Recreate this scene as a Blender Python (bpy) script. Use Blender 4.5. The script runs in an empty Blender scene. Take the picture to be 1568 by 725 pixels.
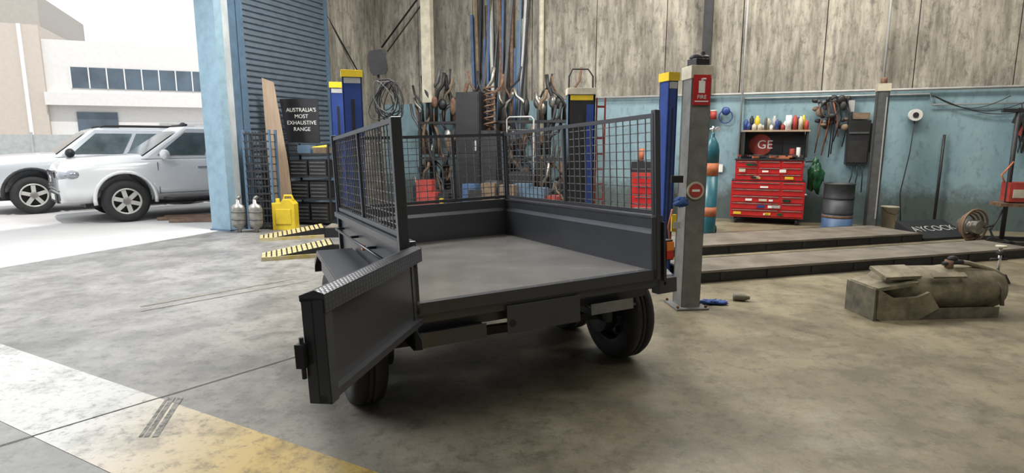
import bpy, bmesh, math, random
from mathutils import Vector, Matrix, Euler, noise as mnoise
R = random.Random(7)
PI = math.pi

# ------------------------------------------------------------------ materials
_m = {}
def mat(name, col, rough=0.5, metal=0.0, var=0.12, scale=6.0, bump=0.0, col2=None, coat=0.0, stretch=None, lo=0.35, hi=0.65, rvar=0.0):
    if name in _m: return _m[name]
    m = bpy.data.materials.new(name); m.use_nodes = True
    nt = m.node_tree; n = nt.nodes; l = nt.links
    b = n["Principled BSDF"]
    tc = n.new("ShaderNodeTexCoord"); mp = n.new("ShaderNodeMapping")
    l.new(tc.outputs["Object"], mp.inputs[0])
    if stretch: mp.inputs["Scale"].default_value = stretch
    nz = n.new("ShaderNodeTexNoise"); nz.inputs["Scale"].default_value = scale; nz.inputs["Detail"].default_value = 6
    nz.inputs["Roughness"].default_value = 0.6
    l.new(mp.outputs[0], nz.inputs[0])
    cr = n.new("ShaderNodeValToRGB")
    c2 = col2 if col2 else tuple(min(1, c*(1+var)) for c in col)
    c1 = col if col2 else tuple(c*(1-var) for c in col)
    cr.color_ramp.elements[0].position = lo; cr.color_ramp.elements[1].position = hi
    cr.color_ramp.elements[0].color = (*c1, 1); cr.color_ramp.elements[1].color = (*c2, 1)
    l.new(nz.outputs[0], cr.inputs[0]); l.new(cr.outputs[0], b.inputs["Base Color"])
    b.inputs["Roughness"].default_value = rough; b.inputs["Metallic"].default_value = metal
    if rvar:
        mr = n.new("ShaderNodeMapRange"); mr.inputs[3].default_value = rough-rvar; mr.inputs[4].default_value = rough+rvar
        l.new(nz.outputs[0], mr.inputs[0]); l.new(mr.outputs[0], b.inputs["Roughness"])
    if coat: b.inputs["Coat Weight"].default_value = coat
    if bump:
        bp = n.new("ShaderNodeBump"); bp.inputs["Strength"].default_value = bump; bp.inputs["Distance"].default_value = 0.01
        l.new(nz.outputs[0], bp.inputs["Height"]); l.new(bp.outputs[0], b.inputs["Normal"])
    _m[name] = m
    return m

M_paint = mat("trailer_gunmetal_paint", (0.066,0.069,0.079), 0.32, 0.35, 0.06, 3, rvar=0.05)
M_bed   = mat("trailer_bed_sheet", (0.27,0.262,0.25), 0.20, 0.35, 0.14, 2.5, rvar=0.07)
M_wire  = mat("mesh_wire", (0.17,0.17,0.18), 0.35, 0.5, 0.1)
M_black = mat("black_steel", (0.02,0.02,0.022), 0.5, 0.2, 0.2)
M_rub   = mat("tyre_rubber", (0.018,0.018,0.019), 0.75, 0, 0.2, 20, 0.15)
M_dark  = mat("dark_underbody", (0.028,0.028,0.03), 0.6, 0.2, 0.3)
M_blue  = mat("lift_blue_paint", (0.022,0.05,0.20), 0.4, 0, 0.15)
M_yel   = mat("yellow_plastic", (0.66,0.47,0.025), 0.45, 0, 0.1)
M_yel2  = mat("yellow_worn_paint", (0.45,0.34,0.08), 0.6, 0, 0.1, 14, col2=(0.50,0.44,0.30))
M_red   = mat("red_tool_paint", (0.45,0.018,0.02), 0.3, 0, 0.1, coat=0.3)
M_redd  = mat("red_dull", (0.33,0.04,0.03), 0.6, 0, 0.25)
M_white = mat("white_paint", (0.75,0.75,0.72), 0.5, 0, 0.06)
M_cream = mat("cream_paint", (0.50,0.46,0.36), 0.6, 0, 0.2)
M_grey  = mat("post_grey_paint", (0.17,0.17,0.165), 0.45, 0.1, 0.2, 9)
M_dgrey = mat("post_dark_grey", (0.085,0.088,0.09), 0.45, 0.1, 0.2, 9)
M_lgrey = mat("light_grey", (0.40,0.40,0.40), 0.5, 0.2, 0.1)
M_silv  = mat("aluminised_steel", (0.30,0.29,0.265), 0.4, 0.75, 0.3, 12)
M_alloy = mat("alloy_wheel_silver", (0.48,0.47,0.44), 0.35, 0.2, 0.05)
M_rust  = mat("rusty_steel", (0.11,0.055,0.035), 0.8, 0.2, 0.3, 14, 0.2, col2=(0.22,0.14,0.09))
M_bsteel= mat("bluegrey_steel", (0.09,0.15,0.22), 0.5, 0.1, 0.15)
M_bstl2 = mat("column_pale_blue", (0.24,0.36,0.44), 0.6, 0.0, 0.12)
M_cgrey = mat("column_weathered_grey", (0.38,0.41,0.42), 0.6, 0.0, 0.2, 5, stretch=(1,1,.3))
M_roll  = mat("roller_door_steel", (0.15,0.19,0.235), 0.4, 0.4, 0.12)
M_deck  = mat("runway_deck", (0.14,0.123,0.10), 0.5, 0.15, 0.2, 4, 0.1, col2=(0.23,0.205,0.17), rvar=0.1)
M_teal  = mat("gas_bottle_teal", (0.015,0.10,0.13), 0.35, 0, 0.1)
M_orange= mat("orange_rust", (0.40,0.12,0.05), 0.6, 0, 0.2)
M_amber = mat("amber_lens", (0.75,0.22,0.03), 0.25, 0, 0.03)
M_lens  = mat("red_lens", (0.50,0.03,0.02), 0.25, 0, 0.03)
M_car   = mat("car_white_paint", (0.74,0.75,0.76), 0.22, 0.1, 0.02, coat=0.6)
M_car2  = mat("car_silver_paint", (0.55,0.58,0.61), 0.25, 0.25, 0.02, coat=0.6)
M_glass = mat("car_glass", (0.10,0.13,0.14), 0.08, 0.0, 0.4, 1.5)
M_gls2  = mat("car_glass_clear", (0.17,0.20,0.22), 0.10, 0.0, 0.35, 2.0)
M_chrome= mat("chrome", (0.75,0.75,0.76), 0.15, 0.9, 0.03)
M_lamp  = mat("headlamp_clear", (0.38,0.40,0.43), 0.10, 0.5, 0.2)
M_wood  = mat("plywood", (0.37,0.27,0.185), 0.6, 0, 0.15, 4, stretch=(6,6,0.6))
M_plank = mat("timber_planks", (0.20,0.13,0.09), 0.7, 0, 0.3, 5)
M_green = mat("green_bag_plastic", (0.010,0.065,0.025), 0.35, 0, 0.3, 9, 0.5)
M_bbar  = mat("barrel_dark", (0.035,0.04,0.045), 0.5, 0.1, 0.3, 4)
M_navy  = mat("barrel_navy", (0.05,0.10,0.20), 0.5, 0, 0.25, 5)
M_mud   = mat("muddy_tank", (0.13,0.115,0.075), 0.7, 0, 0.2, 9, 0.3, col2=(0.27,0.24,0.165))
M_mud2  = mat("muddy_bracket", (0.085,0.078,0.062), 0.55, 0.2, 0.3, 9, 0.2, col2=(0.19,0.17,0.125))
M_cloth = mat("blue_cloth", (0.03,0.07,0.22), 0.9, 0, 0.3, 12, 0.2)
M_brown = mat("brown_stuff", (0.16,0.11,0.07), 0.7, 0, 0.3)
M_bldb  = mat("building_beige", (0.52,0.46,0.40), 0.8, 0, 0.04)
M_bldw  = mat("building_white", (0.66,0.645,0.62), 0.8, 0, 0.03)
M_bldg  = mat("building_grey", (0.38,0.355,0.32), 0.8, 0, 0.04)
M_bwin  = mat("building_window", (0.08,0.11,0.14), 0.15, 0, 0.3, 0.6)
M_out   = mat("driveway_concrete", (0.50,0.49,0.48), 0.8, 0, 0.06, 1.0)
M_gate  = mat("fence_green_grey", (0.36,0.38,0.37), 0.7, 0, 0.1)
M_ceil  = mat("roof_sheet", (0.42,0.43,0.43), 0.7, 0, 0.05)
M_inner = mat("inner_wall_paint", (0.30,0.30,0.29), 0.8, 0, 0.08)

def checker(name, col):
    m = bpy.data.materials.new(name); m.use_nodes=True
    nt=m.node_tree;n=nt.nodes;l=nt.links;b=n["Principled BSDF"]
    tc=n.new("ShaderNodeTexCoord"); mp=n.new("ShaderNodeMapping"); l.new(tc.outputs["Object"],mp.inputs[0])
    mp.inputs["Rotation"].default_value=(0,0,PI/4)
    v=n.new("ShaderNodeTexVoronoi"); v.inputs["Scale"].default_value=60; v.inputs["Randomness"].default_value=0.1
    l.new(mp.outputs[0],v.inputs["Vector"])
    cr=n.new("ShaderNodeValToRGB"); cr.color_ramp.elements[0].position=0.2; cr.color_ramp.elements[1].position=0.4
    cr.color_ramp.elements[0].color=(*[c*1.7 for c in col],1); cr.color_ramp.elements[1].color=(*col,1)
    l.new(v.outputs["Distance"],cr.inputs[0]); l.new(cr.outputs[0],b.inputs["Base Color"])
    b.inputs["Roughness"].default_value=0.36; b.inputs["Metallic"].default_value=0.4
    bp=n.new("ShaderNodeBump"); bp.invert=True; bp.inputs["Strength"].default_value=0.45; bp.inputs["Distance"].default_value=0.004
    l.new(v.outputs["Distance"],bp.inputs["Height"]); l.new(bp.outputs[0],b.inputs["Normal"])
    return m
M_chk = checker("checker_plate", (0.062,0.066,0.076))

class NT:
    def __init__(s,name):
        s.m=bpy.data.materials.new(name); s.m.use_nodes=True
        s.n=s.m.node_tree.nodes; s.l=s.m.node_tree.links; s.b=s.n["Principled BSDF"]; s.tc=s.n.new("ShaderNodeTexCoord")
    def noise(s,sc,det,rgh=0.6,st=(1,1,1),dist=0.0,off=(0,0,0)):
        mp=s.n.new("ShaderNodeMapping"); mp.inputs["Scale"].default_value=st; mp.inputs["Location"].default_value=off; s.l.new(s.tc.outputs["Object"],mp.inputs[0])
        z=s.n.new("ShaderNodeTexNoise"); z.inputs["Scale"].default_value=sc; z.inputs["Detail"].default_value=det; z.inputs["Roughness"].default_value=rgh; z.inputs["Distortion"].default_value=dist
        s.l.new(mp.outputs[0],z.inputs[0]); return z.outputs[0]
    def ramp(s,src,p0,c0,p1,c1):
        r=s.n.new("ShaderNodeValToRGB"); r.color_ramp.elements[0].position=p0; r.color_ramp.elements[1].position=p1
        if not hasattr(c0,'__len__'): c0=(c0,)*3
        if not hasattr(c1,'__len__'): c1=(c1,)*3
        r.color_ramp.elements[0].color=(*c0,1); r.color_ramp.elements[1].color=(*c1,1); s.l.new(src,r.inputs[0]); return r.outputs[0]
    def mix(s,kind,f,a,b_):
        x=s.n.new("ShaderNodeMix"); x.data_type='RGBA'; x.blend_type=kind
        if isinstance(f,float): x.inputs[0].default_value=f
        else: s.l.new(f,x.inputs[0])
        s.l.new(a,x.inputs[6]); s.l.new(b_,x.inputs[7]); return x.outputs[2]
    def rng(s,src,a,b_,c,d):
        r=s.n.new("ShaderNodeMapRange")
        for i,v in enumerate((a,b_,c,d)): r.inputs[i+1].default_value=v
        s.l.new(src,r.inputs[0]); return r.outputs[0]
    def bump(s,src,st,dist=.01):
        bp=s.n.new("ShaderNodeBump"); bp.inputs["Strength"].default_value=st; bp.inputs["Distance"].default_value=dist
        s.l.new(src,bp.inputs["Height"]); s.l.new(bp.outputs[0],s.b.inputs["Normal"])
def floor_mat():
    t=NT("workshop_concrete_floor")
    sep=t.n.new("ShaderNodeSeparateXYZ"); t.l.new(t.tc.outputs["Object"],sep.inputs[0])
    tint=t.ramp(t.rng(sep.outputs[0],-3.0,1.5,0,1),0.0,(0.250,0.243,0.230),1.0,(0.248,0.215,0.140))
    big=t.noise(0.5,8,0.7); a=t.mix('MULTIPLY',1.0,tint,t.ramp(big,0.40,0.66,0.58,1.04))
    st=t.noise(2.0,14,0.75,off=(4,2,0)); a=t.mix('MULTIPLY',.9,a,t.ramp(st,0.43,0.68,0.54,1.03))
    sp=t.noise(9,12,0.8,off=(1,7,0)); a=t.mix('MULTIPLY',.8,a,t.ramp(sp,0.40,0.60,0.49,1.03))
    dk=t.noise(5,14,0.8,off=(3,9,0)); a=t.mix('MULTIPLY',1.0,a,t.ramp(dk,0.33,0.35,0.38,1.0))
    lt=t.noise(1.1,14,0.78,off=(9,3,0)); a=t.mix('SCREEN',t.ramp(lt,.52,0,.66,.4),a,t.ramp(lt,.5,.10,.7,.20))
    fine=t.noise(70,4,0.8); a=t.mix('MULTIPLY',.7,a,t.ramp(fine,0.3,0.76,0.65,1.08))
    t.l.new(a,t.b.inputs["Base Color"])
    t.l.new(t.rng(st,.3,.7,.36,.56),t.b.inputs["Roughness"]); t.bump(fine,.08)
    return t.m
M_floor=floor_mat()
def panel_mat():
    t=NT("stained_precast_wall")
    base=t.ramp(t.noise(2.0,10,.7,(2.0,2.0,0.3)),0.38,(0.225,0.207,0.172),0.60,(0.40,0.372,0.31))
    a=t.mix('MULTIPLY',.75,base,t.ramp(t.noise(4.5,12,.75,(2.4,2.4,.35)),.42,.5,.54,1.0))
    a=t.mix('MULTIPLY',.8,a,t.ramp(t.noise(7,12,.8,(1,1,.6)),.40,.5,.48,1.0))
    a=t.mix('MULTIPLY',.9,a,t.ramp(t.noise(.9,8,.65,(1,1,.5)),.4,.66,.56,1.08))
    t.l.new(a,t.b.inputs["Base Color"]); t.b.inputs["Roughness"].default_value=0.85
    return t.m
M_panel=panel_mat()
def wblue_mat():
    t=NT("wall_pale_blue_paint")
    a=t.ramp(t.noise(1.6,8,.65,(1,1,.5)),.35,(0.17,0.275,0.32),.65,(0.25,0.365,0.41))
    a=t.mix('MULTIPLY',.7,a,t.ramp(t.noise(9,10,.75,(1,1,.5)),.36,.55,.48,1.0))
    sep=t.n.new("ShaderNodeSeparateXYZ"); t.l.new(t.tc.outputs["Object"],sep.inputs[0])
    nz=t.noise(5,8,.7); ad=t.n.new("ShaderNodeMath"); ad.operation='MULTIPLY_ADD'; t.l.new(nz,ad.inputs[0]); ad.inputs[1].default_value=-.9; t.l.new(sep.outputs[2],ad.inputs[2])
    a=t.mix('MULTIPLY',1.0,a,t.ramp(ad.outputs[0],-.35,(.42,.38,.33),.35,(1,1,1)))
    t.l.new(a,t.b.inputs["Base Color"]); t.b.inputs["Roughness"].default_value=0.6
    return t.m
M_wblue=wblue_mat()

# ------------------------------------------------------------------ builder
class B:
    def __init__(s): s.bm=bmesh.new(); s.ms=[]
    def mi(s,m):
        if m not in s.ms: s.ms.append(m)
        return s.ms.index(m)
    def face(s,pts,m,smooth=False):
        vs=[s.bm.verts.new(p) for p in pts]
        try: f=s.bm.faces.new(vs)
        except Exception: return
        f.material_index=s.mi(m); f.smooth=smooth
    def box(s,c,d,m,rot=(0,0,0)):
        M=Matrix.Translation(c)@Euler(rot).to_matrix().to_4x4()
        x,y,z=[k/2 for k in d]
        v=[s.bm.verts.new(M@Vector(p)) for p in [(-x,-y,-z),(x,-y,-z),(x,y,-z),(-x,y,-z),(-x,-y,z),(x,-y,z),(x,y,z),(-x,y,z)]]
        i=s.mi(m)
        for q in [(0,3,2,1),(4,5,6,7),(0,1,5,4),(1,2,6,5),(2,3,7,6),(3,0,4,7)]:
            f=s.bm.faces.new([v[k] for k in q]); f.material_index=i
    def b2(s,a,b,m):
        s.box([(a[i]+b[i])/2 for i in range(3)],[abs(b[i]-a[i]) for i in range(3)],m)
    def rev(s,prof,c,ax,m,seg=24,caps=True,smooth=True):
        ax=Vector(ax).normalized(); up=Vector((0,0,1)) if abs(ax.z)<0.9 else Vector((1,0,0))
        u=ax.cross(up).normalized(); w=ax.cross(u); c=Vector(c); i=s.mi(m)
        rings=[]
        for r,h in prof:
            rings.append([s.bm.verts.new(c+ax*h+(u*math.cos(2*PI*k/seg)+w*math.sin(2*PI*k/seg))*max(r,1e-4)) for k in range(seg)])
        for a,b_ in zip(rings,rings[1:]):
            for k in range(seg):
                f=s.bm.faces.new([a[k],a[(k+1)%seg],b_[(k+1)%seg],b_[k]]); f.material_index=i; f.smooth=smooth
        if caps:
            for rg in (rings[0][::-1],rings[-1]):
                f=s.bm.faces.new(rg); f.material_index=i
    def cyl(s,p,q,r,m,seg=12,r2=None):
        p=Vector(p);q=Vector(q);L=(q-p).length
        s.rev([(r,0),(r if r2 is None else r2,L)],p,q-p,m,seg)
    def tube(s,pts,r,m,seg=8,closed=False):
        pts=[Vector(p) for p in pts]; i=s.mi(m); rings=[]; N=len(pts); prev=None
        for k in range(N):
            if closed: t=(pts[(k+1)%N]-pts[k-1])
            else: t=pts[min(k+1,N-1)]-pts[max(k-1,0)]
            t.normalize()
            if prev is None:
                up=Vector((0,0,1)) if abs(t.z)<0.9 else Vector((1,0,0)); u=t.cross(up).normalized()
            else: u=(prev-t*prev.dot(t)).normalized()
            prev=u; w=t.cross(u)
            rings.append([s.bm.verts.new(pts[k]+(u*math.cos(2*PI*j/seg)+w*math.sin(2*PI*j/seg))*r) for j in range(seg)])
        rg=list(zip(rings,rings[1:]))+([(rings[-1],rings[0])] if closed else [])
        for a,b_ in rg:
            for j in range(seg):
                f=s.bm.faces.new([a[j],a[(j+1)%seg],b_[(j+1)%seg],b_[j]]); f.material_index=i; f.smooth=True
        if not closed:
            for q in (rings[0][::-1],rings[-1]):
                f=s.bm.faces.new(q); f.material_index=i
    def prism(s,prof,axis,a,b_,m,m_list=None):
        def P(p,h):
            if axis=='y': return (p[0],h,p[1])
            if axis=='x': return (h,p[0],p[1])
            return (p[0],p[1],h)
        v0=[s.bm.verts.new(P(p,a)) for p in prof]; v1=[s.bm.verts.new(P(p,b_)) for p in prof]; n=len(prof); i=s.mi(m)
        for k in range(n):
            f=s.bm.faces.new([v0[k],v0[(k+1)%n],v1[(k+1)%n],v1[k]]); f.material_index=s.mi(m_list[k]) if m_list and m_list[k] else i
        f=s.bm.faces.new(v0[::-1]); f.material_index=i
        f=s.bm.faces.new(v1); f.material_index=i
    def sph(s,c,r,m,seg=14):
        if not hasattr(r,'__len__'): r=(r,r,r)
        M=Matrix.Translation(c)@Matrix.Diagonal((*r,1))
        o=bmesh.ops.create_uvsphere(s.bm,u_segments=seg,v_segments=max(6,seg//2),radius=1,matrix=M); i=s.mi(m)
        fs=set(f for v in o['verts'] for f in v.link_faces)
        for f in fs: f.material_index=i; f.smooth=True
        return o['verts']
    def lump(s,c,r,m,amp=.25,fr=3.0,seg=28):
        vs=s.sph((0,0,0),1,m,seg); rv=Vector(r); c=Vector(c)
        for v in vs:
            d=1+amp*mnoise.noise(v.co*fr+c*7)
            v.co=Vector((v.co.x*rv.x,v.co.y*rv.y,v.co.z*rv.z))*d+c
    def done(s,name,loc=(0,0,0),rz=0,parent=None,bevel=0,rot=None):
        bmesh.ops.recalc_face_normals(s.bm,faces=s.bm.faces[:])
        me=bpy.data.meshes.new(name); s.bm.to_mesh(me); s.bm.free()
        for m in s.ms: me.materials.append(m)
        o=bpy.data.objects.new(name,me); bpy.context.collection.objects.link(o)
        o.location=loc; o.rotation_euler=rot if rot else (0,0,rz)
        if parent: o.parent=parent
        if bevel:
            md=o.modifiers.new("bevel",'BEVEL'); md.width=bevel; md.segments=2; md.limit_method='ANGLE'; md.angle_limit=0.9
        return o
def empty(name,loc=(0,0,0),rot=(0,0,0),parent=None):
    e=bpy.data.objects.new(name,None); bpy.context.collection.objects.link(e); e.location=loc; e.rotation_euler=rot
    e.empty_display_size=0.1
    if parent: e.parent=parent
    return e
def text(body,name,loc,rot,size,m,parent,align='CENTER'):
    c=bpy.data.curves.new(name,'FONT'); c.body=body; c.size=size; c.align_x=align; c.align_y='CENTER'; c.extrude=0.001
    o=bpy.data.objects.new(name,c); bpy.context.collection.objects.link(o); c.materials.append(m)
    o.location=loc; o.rotation_euler=rot; o.parent=parent; return o

# ------------------------------------------------------------------ frames
CO=Vector((-3.05,14.29,0)); Wd=Vector((.927,-.375,0)); Wn=Vector((-.375,-.927,0)); WR=math.atan2(-.375,.927)
def WP(t,d=0,z=0): return CO+Wd*t+Wn*d+Vector((0,0,z))
LO=Vector((-4.82,9.91,0)); Ld=Vector((.375,.927,0)); Ln=Vector((.927,-.375,0)); LR=math.atan2(.927,.375)
def LP(s_,d=0,z=0): return LO+Ld*s_+Ln*d+Vector((0,0,z))

# ------------------------------------------------------------------ room
b=B()
b.face([(p.x,p.y,0) for p in [LP(4.9,-.05),LP(-14,-.05),LP(-14,-.05)+Wd*24,LP(4.9,-.05)+Wd*24]],M_floor)
b.done("floor")
b=B(); q=[LP(60,-.05,-.004),LP(60,-75,-.004),LP(-40,-75,-.004),LP(-40,-.05,-.004)]
b.face(q,M_out); b.done("ground_outside")
H=6.3
b=B()
joints=[-0.2]+[3.75-1.38*2+1.38*k for k in range(0,13)]+[18]
for a,c in zip(joints,joints[1:]):
    b.b2((a+.008,0,2.34),(c-.008,.15,H),M_panel)
b.b2((-.2,.03,0),(18,.15,H),M_dark)
b.b2((-.2,-.0,0),(18,.03,2.34),M_wblue)
b.done("wall_back",WP(0),WR)
b=B(); b.b2((2.85,0,0),(4.75,.15,H),M_panel); b.b2((-.2,0,4.95),(2.85,.15,H),M_bsteel)
b.b2((-9.2,0,4.9),(-.25,.15,H),M_bsteel); b.b2((-14,0,0),(-9.2,.15,H),M_inner)
b.done("wall_left",LP(0),LR)
b=B(); b.b2((17,-18.8,0),(17.15,0,H),M_inner); b.done("wall_right",WP(0),WR)
b=B(); b.b2((0,-18.9,0),(17,-18.75,H),M_inner); b.done("wall_front",WP(0),WR)
b=B()
z=0.0; prof=[]
while z<4.9:
    prof+=[(0.03,z),(0.0,z+.02),(0.0,z+.055),(0.03,z+.075)]; z+=.1
prof+= [(0.08,z),(0.08,0)]
b.prism(prof,'x',.62,2.75,M_roll)
b.b2((.48,.0,0),(.62,.1,4.9),M_bsteel); b.b2((2.72,.0,0),(2.83,.1,4.9),M_bsteel)
b.done("door_1",LP(0),LR)
b=B()
b.b2((-.13,-.14,0),(-.11,.26,H),M_bstl2)
b.b2((-.13,-.16,0),(.02,-.14,H),M_bstl2)
b.b2((.02,-.155,0),(.15,-.135,H),M_cgrey)
b.b2((.15,-.155,0),(.17,.0,H),M_bsteel); b.b2((.15,.0,0),(.45,.05,H),M_bsteel)
b.b2((-.17,-.2,0),(.21,.26,.02),M_bsteel)
b.done("steel_column",LP(0.03,-.02),LR)
b=B(); b.b2((0,0,H),(24,19.2,H+.1),M_ceil); b.done("ceiling",LP(-14,0),WR)
b=B()
for t,z0,z1,r,m in [(7.95,0.9,H,.018,M_lgrey),(10.2,1.5,H,.02,M_lgrey),(3.98,0,H,.055,M_cream),(12.4,1.2,2.5,.015,M_lgrey)]:
    b.cyl((t,-.08,z0),(t,-.08,z1),r,m,10)
b.tube([(4.5,-.06,2.36),(16,-.06,2.36)],.022,M_lgrey)
b.tube([(8,-.05,2.28),(10.9,-.05,2.28),(10.95,-.05,2.1),(13,-.05,2.1)],.012,M_lgrey)
b.b2((7.2,-.2,0),(7.36,.0,H),M_dark)
b.b2((1.62,-.95,2.3),(1.84,-.8,H),M_cream)
b.tube([(0.2,-.3,3.6),(2.2,-.3,5.6)],.02,M_black,6); b.tube([(0.1,-1.0,2.9),(-.1,-2.6,4.9)],.014,M_black,6); b.tube([(0.35,-.3,3.5),(2.4,-.3,5.6)],.012,M_black,6)
b.done("trim_1",WP(0),WR)

def strip(name,p,q,w,m,z=.002):
    p=Vector((*p,0));q=Vector((*q,0));d=(q-p).normalized();n=Vector((-d.y,d.x,0))*w/2
    b=B(); b.face([Vector((v.x,v.y,z)) for v in (p-n,q-n,q+n,p+n)],m); return b.done(name)
def band_mat():
    t=NT("worn_line_paint_with_glare")
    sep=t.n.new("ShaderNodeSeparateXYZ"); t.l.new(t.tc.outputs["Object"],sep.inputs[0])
    a=t.ramp(t.rng(sep.outputs[0],-2.3,-1.2,0,1),0,(.47,.465,.445),1,(.50,.345,.10))  # yellow paint; whitish door end is overexposing light put into the colour
    a=t.mix('MULTIPLY',.9,a,t.ramp(t.noise(2.0,12,.75),.40,.58,.52,1.0))
    a=t.mix('MULTIPLY',.8,a,t.ramp(t.noise(16,10,.8),.38,.55,.48,1.0))
    t.l.new(a,t.b.inputs["Base Color"]); t.b.inputs["Roughness"].default_value=.42
    return t.m
d=Vector((.881,-.474)); nn=Vector((-.474,-.881))
c0=Vector((-3.826,4.205))+nn*.29
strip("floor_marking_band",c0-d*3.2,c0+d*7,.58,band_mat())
M_jt=mat("slab_joint",(0.06,0.055,0.05),0.9)
strip("floor_joint",(-3.2,1.93),(-1.3,4.19),.009,M_jt,.004)
M_skid=mat("skid_rubber_mark",(0.07,0.065,0.06),0.8,0,.3,30,col2=(.28,.27,.24))
for o,w_ in ((0,.018),(.03,.026),(.075,.03)):
    strip("tyre_skid_mark",(-2.03+o,3.27),(-1.90+o,2.80),w_,M_skid,.004)
M_skid2=mat("faint_rubber_mark",(0.13,0.125,0.11),0.8,0,.3,18,col2=(.22,.205,.17))
for (p,q,w_) in (((-3.4,5.2),(-2.4,6.3),.05),((-3.3,5.05),(-2.2,6.2),.03)):
    strip("tyre_skid_mark",p,q,w_,M_skid2,.003)

# ------------------------------------------------------------------ trailer
yaw=math.radians(24.5)
T=empty("box_trailer",(.18,3.074,0),(0,0,yaw))
body=empty("body",(0,0,.730),(math.radians(-2.4),math.radians(-1.6),0),T)
W2=.725; Ltr=2.13
b=B()
b.b2((-W2,0,-.012),(W2,Ltr,0),M_bed)
for k in range(12): b.cyl((-.6+k*.11,.02,0),(-.6+k*.11,.02,.004),.007,M_lgrey,8)
b.done("bed_floor",parent=body)
b=B()
b.b2((-W2,-.012,-.055),(W2,.035,.004),M_paint)
b.b2((-W2,.0,-.10),(W2,.06,-.05),M_paint)
def side(sg):
    o=W2-.74
    p=[(.715,0),(.715,.215),(.735,.242),(.735,.298),(.722,.306),(.722,.316),(.80,.316),(.80,.28),(.785,.28),(.785,.295),(.752,.295),(.752,-.06),(.74,-.06),(.74,0)]
    ml=[M_paint]*len(p); ml[5]=M_chk
    b.prism([(sg*(x+o),z) for x,z in p],'y',0,Ltr,M_paint,ml)
side(1); side(-1)
p=[(Ltr-.025,0),(Ltr-.025,.215),(Ltr-.005,.242),(Ltr-.005,.316),(Ltr+.05,.316),(Ltr+.05,.28),(Ltr+.01,.28),(Ltr+.01,-.06),(Ltr,-.06)]
ml=[M_paint]*len(p); ml[3]=M_chk
b.prism(p,'x',-.735,.735,M_paint,ml)
for sg in (-1,1):
    b.cyl((sg*.80,.15,.19),(sg*.80,2.0,.19),.009,M_paint,8)
    for y in (.15,.77,1.38,2.0): b.cyl((sg*.735,y,.19),(sg*.80,y,.19),.009,M_paint,8)
b.done("tub",parent=body)
CT=.905; CB=.325
b=B()
def sq(x,y,z0,z1,w,m=M_paint): b.b2((x-w/2,y-w/2,z0),(x+w/2,y+w/2,z1),m)
for sg in (-1,1):
    x=sg*.74
    b.b2((x-.012,0.01,CT-.025),(x+.012,Ltr,CT),M_paint); b.b2((x-.012,0.01,CB),(x+.012,Ltr,CB+.025),M_paint)
    for y in (.02,1.06,Ltr-.01): sq(x,y,CB,CT,.025)
    n=28
    for i in range(1,n):
        y=.02+(Ltr-.03)*i/n
        b.b2((x-.0028,y-.0028,CB),(x+.0028,y+.0028,CT),M_wire)
    for i in range(1,11):
        z=CB+(CT-CB)*i/11
        b.b2((x+.003,.02,z-.0028),(x+.008,Ltr,z+.0028),M_wire)
y=Ltr+.02
b.b2((-.74,y-.012,CT-.025),(.74,y+.012,CT),M_paint); b.b2((-.74,y-.012,CB),(.74,y+.012,CB+.025),M_paint)
for x in (-.25,.25): sq(x,y,CB,CT,.025)
for i in range(1,20):
    x=-.74+1.48*i/20; b.b2((x-.0028,y-.0028,CB),(x+.0028,y+.0028,CT),M_wire)
for i in range(1,11):
    z=CB+(CT-CB)*i/11; b.b2((-.74,y-.008,z-.0028),(.74,y-.003,z+.0028),M_wire)
b.done("mesh_cage",parent=body)
b=B()
b.b2((-.785,-.045,-.03),(-.735,.0,.90),M_paint)
b.b2((-.735,-.03,-.06),(-.70,.0,.315),M_paint)
b.b2((.73,-.012,-.06),(.765,.03,.925),M_paint)
b.b2((.70,-.012,-.06),(.73,.0,.315),M_paint)
for sg in (-1,1): b.b2((sg*.74-.022,Ltr,-.05),(sg*.74+.022,Ltr+.045,.92),M_paint)
b.done("corner_posts",parent=body,bevel=.004)
b=B()
for x in (-.42,.42): b.b2((x-.025,.03,-.11),(x+.025,Ltr,-.012),M_dark)
for y in (.06,.5,.95,1.4,1.85,2.1): b.b2((-.72,y-.02,-.06),(.72,y+.02,-.012),M_dark)
b.b2((-.70,.05,-.16),(.70,.10,-.06),M_paint)
b.b2((-.72,.06,-.10),(-.66,.25,-.05),M_dark)
for sg in (-1,1): b.box((sg*.21,2.75,-.1),(.05,1.35,.09),M_dark,(0,0,sg*.32))
b.cyl((0,3.25,-.1),(0,3.5,-.1),.04,M_dark); b.cyl((.1,3.0,-.60),(.1,3.0,.15),.025,M_lgrey); b.rev([(.06,-.03),(.08,0),(.06,.03)],(.1,3.0,-.53),(1,0,0),M_rub,16)
for k in range(4): b.tube([(-.6+k*.3,.12,-.06),(-.5+k*.3,.13,-.14),(-.4+k*.3,.12,-.08)],.008,M_black,6)
b.done("chassis",parent=body)
b=B()
b.b2((-.24,-.02,-.225),(.20,-.012,-.075),M_paint)
b.cyl((-.21,-.021,-.17),(-.21,-.012,-.17),.022,M_black,12)
b.done("number_plate_panel",parent=body,bevel=.002)
b=B()
b.box((-.53,.03,-.165),(.34,.11,.008),M_paint,(.25,0,0)); b.b2((-.70,-.025,-.22),(-.36,-.018,-.145),M_paint)
b.b2((-.68,.07,-.19),(-.38,.08,-.09),M_dark)
b.box((.43,.03,-.17),(.28,.11,.008),M_paint,(.2,0,0)); b.b2((.27,-.025,-.20),(.55,-.018,-.14),M_grey)
b.b2((.27,.07,-.17),(.55,.08,-.09),M_dark)
b.done("light_brackets",parent=body)
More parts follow.
